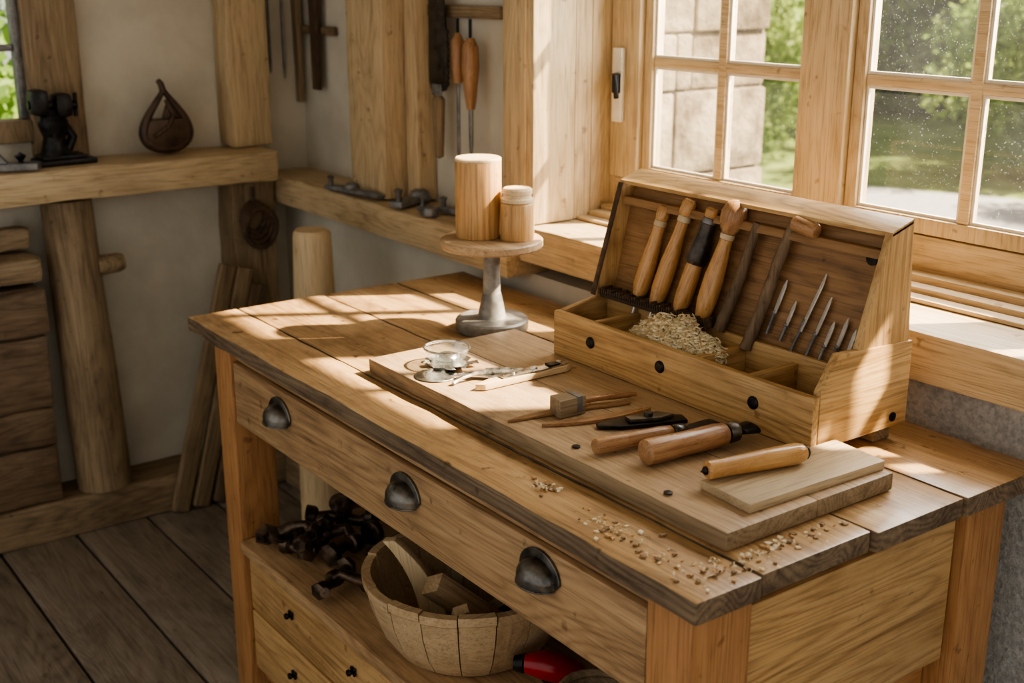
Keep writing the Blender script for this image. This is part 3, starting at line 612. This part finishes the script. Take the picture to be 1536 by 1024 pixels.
b=B(); b.box(-3.49,-3.34,.02,.88,.757,.83,.03,cuts=24,jit=.008); b.box(-3.49,-3.40,.04,.87,.836,.90,.02,cuts=16,jit=.007); b.obj('lid','oldY',parent=e)
for i,(dy,mt,h) in enumerate(((0,'oldZ',.76),(.066,'oldZ',.74),(.130,'stickZ',.68))):
    b=B(); b.box(-.025,.025,-.012,.012,0,h,.004)
    o=b.obj('leaning_plank',mt,loc=(0,0,0),label='narrow dark timber plank leaning by the corner post',cat='plank',group='planks leaning in the corner')
    o.matrix_world=align((-3.325,1.19+dy,.006),(-3.350,1.42+dy*.85,.78),pi/2)
b=B(); b.lathe([(0,0),(.066,0),(.064,.3),(.056,.7),(.050,.905),(.044,.915),(0,.916)],None,32,jit=.001); b.obj('round_post','paleZ',loc=(-2.86,1.44,0),label='pale smooth round timber post standing behind the workbench',cat='post')
ZF=1.069
e=thing('iron_vice',(-3.385,.955,ZF),'small black cast iron vice on the wall shelf','vice')
b=B(); b.box(-.05,.05,-.055,.095,0,.014,.004); b.box(-.04,.04,-.045,.07,.014,.024,.003); b.obj('base','iron',parent=e,local=True)
b=B(); S=1.1; b.lathe([(.042,.024),(.034,.04),(.028,.07),(.036,.09),(.040,.11),(.032,.13),(.022,.145)],None,20,jit=.005)
b.box(-.035,.035,-.056,-.010,.130,.198,.016); b.box(-.035,.035,.004,.052,.122,.186,.018); b.tube([(0,-.06,.158),(0,.068,.152)],.012,12); b.tube([(0,.064,.122),(0,.066,.185)],.006,10); b.tube([(0,.03,.10),(0,.050,.07),(0,.03,.03)],.013); b.obj('jaw','iron',parent=e,local=True)
e=thing('hand_plane',None,'grey steel hand plane beside the iron vice','hand plane',M4=Matrix.Translation((-3.345,.79,ZF))@Matrix.Rotation(1.3,4,'Z'))
b=B(); b.prism([(-.10,-.026),(.10,-.026),(.11,0),(.10,.026),(-.10,.026)],'Z',0,.018,.003); b.prism([(-.06,.018),(-.02,.055),(0,.055),(.03,.018)],'Y',-.018,.018,.003); b.tube([(-.05,0,.015),(-.06,0,.05),(-.08,0,.06)],.010); b.obj('body','irongrey',parent=e,local=True)
b=B(); b.lathe([(.008,.0185),(.006,.022),(.015,.036),(0,.046)],Matrix.Translation((.06,0,0)),16); b.obj('knob','iron',parent=e,local=True)
e=thing('teardrop_flask',(-3.395,1.27,ZF),'dark brown leather teardrop shaped flask on the wall shelf','flask')
pts=[]
for k in range(40):
    a=2*pi*k/40; m=abs(math.sin(a/2))**1.6
    pts.append((0,.095*math.sin(a)*m,.098+.082*math.cos(a)))
rad=[.007+.010*(1-math.cos(2*pi*k/40))/2 for k in range(40)]
b=B(); b.tube(pts,rad,12,closed=True); b.tube([(0,.0,.172),(0,-.006,.195),(0,-.014,.205)],[.010,.009,.007]); b.obj('frame','brownleather',parent=e,local=True,smooth=60)
b=B(); b.prism([(p[1]*.93,p[2]) for p in pts if p[2]<.10],'X',-.026,.018,.006); b.prism([(p[1]*.9,p[2]) for p in pts if .06<p[2]<.16 and p[1]>.0]+[(-.006,.10)],'X',-.012,.004,.001); b.obj('pouch','brownleather',parent=e,local=True)
b=B(); b.tube([(0.018,-.045,.05),(0.022,.0,.078),(0.016,.02,.11),(0,.004,.15)],.006,8); b.obj('strap','darkZ',parent=e,local=True)
b=B()
for k in range(4):
    R=.038+.004*k; b.tube([(.006*k+.004*math.sin(3*a),R*math.cos(a)+.004*k,R*1.15*math.sin(a)-.01*k) for a in [2*pi*j/30 for j in range(30)]],.009,8,closed=True)
b.tube([(0,0,.05),(.0,.0,.09)],.006,8)
b.obj('rope_coil','darkX',loc=(-3.372,1.51,.86),label='dark coiled rope hanging on the corner post',cat='rope')
ZL=.980
for i,(x,y,a,s) in enumerate(((-3.02,1.612,.3,.9),(-2.72,1.65,2.0,1.1),(-2.55,1.68,.2,.9),(-2.60,1.632,-.3,.8))):
    b=B(); b.box(-.05*s,.05*s,-.018*s,.018*s,0,.014*s,.003); b.lathe([(0,.0),(.026*s,0),(.028*s,.006),(.022*s,.024*s),(.010*s,.03*s),(0,.03*s)],Matrix.Translation((.055*s,0,0)),20); b.lathe([(.008*s,.012*s),(.007*s,.03*s),(.012*s,.04*s),(0,.045*s)],Matrix.Translation((-.035*s,0,0)),14)
    b.obj('iron_fitting','irongrey',loc=(x,y,ZL),rot=(0,0,a),label='grey iron fitting resting on the wall ledge',cat='iron fitting',group='iron fittings on the wall ledge')
e=thing('pliers',None,'long low grey iron pliers lying on the wall ledge','pliers',M4=Matrix.Translation((-2.86,1.618,ZL))@Matrix.Rotation(.12,4,'Z'))
b=B(); b.tube([(-.11,-.012,.008),(-.04,-.010,.010),(.0,.004,.011),(.05,.008,.010)],[.006,.007,.010,.006],10); b.tube([(-.11,.012,.008),(-.04,.010,.010),(.0,-.004,.012),(.05,-.006,.010)],[.006,.007,.010,.006],10); b.obj('jaws','irongrey',parent=e,local=True)
def rod(x,y,z0,z1,r,label):
    e=thing('hanging_file',(x,y,z0),label,'file','slim files hanging in the corner')
    b=B(); b.lathe([(0,0),(r*.5,.005),(r,.04),(r,(z1-z0)*.7),(r*.7,z1-z0)],None,10,0,1,.6); b.obj('blade','irongrey',parent=e,local=True)
    b=B(); b.lathe([(r*1.2,z1-z0+.001),(r*2,z1-z0+.03),(r*1.6,z1-z0+.09),(0,z1-z0+.1)],None,12); b.obj('handle','oldZ',parent=e,local=True)
rod(-3.485,1.645,1.27,1.52,.006,'slim grey file hanging on the plaster wall')
rod(-3.485,1.69,1.25,1.50,.006,'thin grey rasp hanging on the plaster wall')
b=B(); b.prism([(-3.485,1.18),(-3.462,1.18),(-3.455,1.62),(-3.497,1.62)],'Y',1.725,1.74,.003); b.obj('timber_strip','oldZ',label='long tapering brown wooden strip hanging in corner',cat='strip')
b=B(); b.prism([(-3.375,1.225),(-3.335,1.225),(-3.33,1.45),(-3.32,1.6),(-3.385,1.6),(-3.38,1.45)],'Y',1.725,1.738,.003); b.obj('drawknife_blade','darkZ',label='dark broad blade hanging on the plaster wall',cat='blade')
b=B(); b.box(-3.46,-3.26,1.74,1.755,1.385,1.41,.003); b.obj('hanging_rail','oldX',label='short wooden hanging rail on plaster wall',cat='rail')
b=B(); b.box(-2.74,-2.42,1.735,1.758,1.455,1.485,.004); b.obj('tool_rail','oldX',label='wooden tool rail on the wall by the window',cat='rail')
e=thing('hanging_saw',(-2.660,1.715,1.487),'broad dark saw blade with wooden handle hanging down','saw','tools hanging on the wall rail')
b=B(); sp=[(-.036,.02),(.030,.02),(.040,-.06)]+[(.044+(.005 if k%2 else 0),-.06-.0070*k) for k in range(20)]+[(.034,-.21),(-.024,-.225),(-.040,-.19)]
b.prism(sp,'Y',-.003,.003,.0006); b.obj('blade','sleeve',parent=e,local=True)
b=B(); b.box(-.022,.022,-.007,-.0032,-.222,-.196,.002); b.obj('bolster','irongrey',parent=e,local=True)
b=B(); b.lathe([(.012,-.226),(.020,-.235),(.018,-.28),(.013,-.38),(0,-.385)],None,18,0,1,.8); b.obj('handle','oldZ',parent=e,local=True)
def hang(x,zt,secs,label,nm='hanging_chisel'):
    e=thing(nm,(x,1.712,zt),label,'hand tool','tools hanging on the wall rail')
    for pn,mt,pr,fl in secs:
        b=B(); b.lathe(pr,None,18,0,1,fl); b.obj(pn,mt,parent=e,local=True)
    return e
hang(-2.565,1.43,[('hook','iron',[(.004,.025),(.004,-.009)],1),('handle','wornZ',[(.006,-.01),(.017,-.03),(.016,-.09),(.011,-.13)],1),('blade','irongrey',[(.006,-.131),(.006,-.3),(0,-.325)],.6)],'brown wood handled chisel hanging from a hook')
hang(-2.510,1.40,[('hook','iron',[(.004,.055),(.004,.011)],1),('handle','wornZ',[(.010,.01),(.020,-.01),(.022,-.06),(.015,-.13),(.010,-.16)],1),('blade','irongrey',[(.008,-.161),(.007,-.25),(0,-.30)],.6)],'amber wood gouge hanging from the tool rail')
# ---------------------------------------------------------------- outdoors
b=B(); b.box(-30,10,2.0,30,-.55,-.50,0); b.obj('ground_garden','ground',kind='structure')
b=B(); b.prism([(-7.9,7.2),(-5,4.2),(8,3.2),(10,9),(-1,9.4),(-6.4,10.6),(-8.0,9.9)],'Z',-.4995,-.48,0); b.obj('garden_path','gravel',label='sunlit grey gravel path through the garden',cat='path')
b=B(); b.box(-3.6,-2.76,2.35,3.02,-.5,3.2,.01)
R=random.Random(12); z=-.48
while z<3.1:
    h=R.uniform(.16,.26); y_=2.36+R.uniform(-.0,.12)*0; 
    cuts_=[2.35]+sorted(R.uniform(2.45,2.92) for _ in range(2))+[3.02]
    for a_,c_ in zip(cuts_,cuts_[1:]):
        if c_-a_>.04: b.box(-2.775,-2.74+R.uniform(-.010,.008),a_+.004,c_-.004,z+.004,z+h-.004,.010)
    z+=h
b.obj('garden_pillar','outwall',label='pale rough stone pillar outside the window',cat='pillar')
def leafmesh(name,p,ls,mat,c):
    n=len(p)
    a=np.random.randn(n,3); a/=np.linalg.norm(a,axis=1)[:,None]; q=np.random.randn(n,3); q=np.cross(a,q); q/=np.linalg.norm(q,axis=1)[:,None]
    s=ls*(.6+.8*np.random.rand(n,1))
    v=np.stack([p-a*s,p-q*s*.5,p+a*s,p+q*s*.5],1).reshape(-1,3)
    me=bpy.data.meshes.new(name); me.vertices.add(4*n); me.vertices.foreach_set('co',v.astype(np.float32).ravel())
    me.loops.add(4*n); me.loops.foreach_set('vertex_index',np.arange(4*n,dtype=np.int32))
    me.polygons.add(n); me.polygons.foreach_set('loop_start',np.arange(0,4*n,4,dtype=np.int32)); me.update(calc_edges=True); me.validate()
    me.materials.append(M[mat]); o=bpy.data.objects.new(name,me); COL.objects.link(o); o.location=c; return o
def shrub(c,r,n,mat,ls=.06):
    c=np.array(c); r=np.array(r)
    cl=np.random.randn(60,3); cl/=np.linalg.norm(cl,axis=1)[:,None]; cl*=np.random.rand(60,1)**.4*.72
    k=np.random.randint(0,60,n); p=np.random.randn(n,3); p/=np.linalg.norm(p,axis=1)[:,None]; p*=.27*np.random.rand(n,1)**.3
    p=(cl[k]+p)*r; p[:,2]=np.maximum(p[:,2],-(c[2]+.44))
    o=leafmesh('shrub',p,ls,mat,c); tag(o,'leafy green garden shrub outside the window','shrub','garden shrubs'); return o
shrub((-9.9,10.9,.7),(1.4,1.1,1.6),9000,'leaf2',ls=.05)
shrub((-7.2,11.9,.55),(1.5,.9,1.3),10000,'leaf2',ls=.05)
shrub((-4.5,11.4,.45),(1.5,.8,1.2),10000,'leaf',ls=.05)
shrub((-1.8,11.4,.6),(1.4,.9,1.3),9000,'leaf2',ls=.05)
shrub((-12.8,12.2,1.1),(1.5,1.2,2.0),9000,'leaf',ls=.06)
shrub((-5.6,.7,.8),(1.0,1.2,1.4),7000,'leaf',ls=.05)
N=70000; hx=np.random.uniform(-26,4,N); hz=np.random.uniform(-.45,4.2,N)
lump=np.array([noise.noise(Vector((float(a)*.7,float(b_)*.9,0.))) for a,b_ in zip(hx,hz)])
lump2=np.array([noise.noise(Vector((float(a)*2.4,float(b_)*2.4,5.))) for a,b_ in zip(hx,hz)])
hy=-lump*1.3-lump2*.5+np.random.uniform(-.15,.35,N)
hp=np.stack([hx,hy,hz],1)
hedge=leafmesh('hedge',hp,.075,'leaf2',(0,15.6,0)); tag(hedge,'tall dense green hedge closing the garden','hedge',None,'stuff')
b=B(); b.box(-26,4,16.3,17.0,-.5,4.0,0); b.obj('hedge_backing','hedgecore',parent=hedge); bpy.data.objects['hedge_backing'].location=(0,-15.6,0)  # dark solid box added behind the leaves, closing gaps to the sky
# ---------------------------------------------------------------- light
sun=bpy.data.lights.new('sun','SUN'); sun.energy=20; sun.angle=math.radians(1.3); sun.color=(1,.82,.58)
so=bpy.data.objects.new('sun',sun); COL.objects.link(so)
so.rotation_euler=Vector((-.55,-.92,-1)).to_track_quat('-Z','Y').to_euler(); so.location=(2,4,4)
def area(nm,loc,tgt,sx,sy,en,col):
    a=bpy.data.lights.new(nm,'AREA'); a.shape='RECTANGLE'; a.size=sx; a.size_y=sy; a.energy=en; a.color=col
    o=bpy.data.objects.new(nm,a); COL.objects.link(o); o.location=loc; o.rotation_euler=(Vector(tgt)-Vector(loc)).to_track_quat('-Z','Y').to_euler(); return o
area('window_skylight',(-1.2,2.3,1.75),(-1.5,1.0,.8),1.8,.8,50,(1,.97,.92))
w=bpy.data.worlds.new('world'); bpy.context.scene.world=w; w.use_nodes=True
w.node_tree.nodes['Background'].inputs[0].default_value=(1.,.95,.88,1); w.node_tree.nodes['Background'].inputs[1].default_value=.52
# ---------------------------------------------------------------- camera
f=1832.0;p=math.atan(552/1832);a=math.radians(36.2)
fh=Vector((-math.cos(a),math.sin(a),0));R=Vector((fh.y,-fh.x,0))
F=fh*math.cos(p)+Vector((0,0,-math.sin(p)));U=fh*math.sin(p)+Vector((0,0,math.cos(p)))
cam=bpy.data.cameras.new('camera'); co=bpy.data.objects.new('camera',cam); COL.objects.link(co)
mt=Matrix((R,U,-F)).transposed().to_4x4(); mt.translation=Vector((0,0,1.56)); co.matrix_world=mt
cam.lens=f/1536*36; cam.sensor_width=36; cam.clip_start=.05; cam.clip_end=200
cam.dof.use_dof=True; cam.dof.focus_distance=1.95; cam.dof.aperture_fstop=4.5
sc=bpy.context.scene; sc.camera=co
sc.view_settings.view_transform='AgX'
try: sc.view_settings.look='AgX - Medium High Contrast'
except Exception as ex: print(ex)
sc.view_settings.exposure=.78
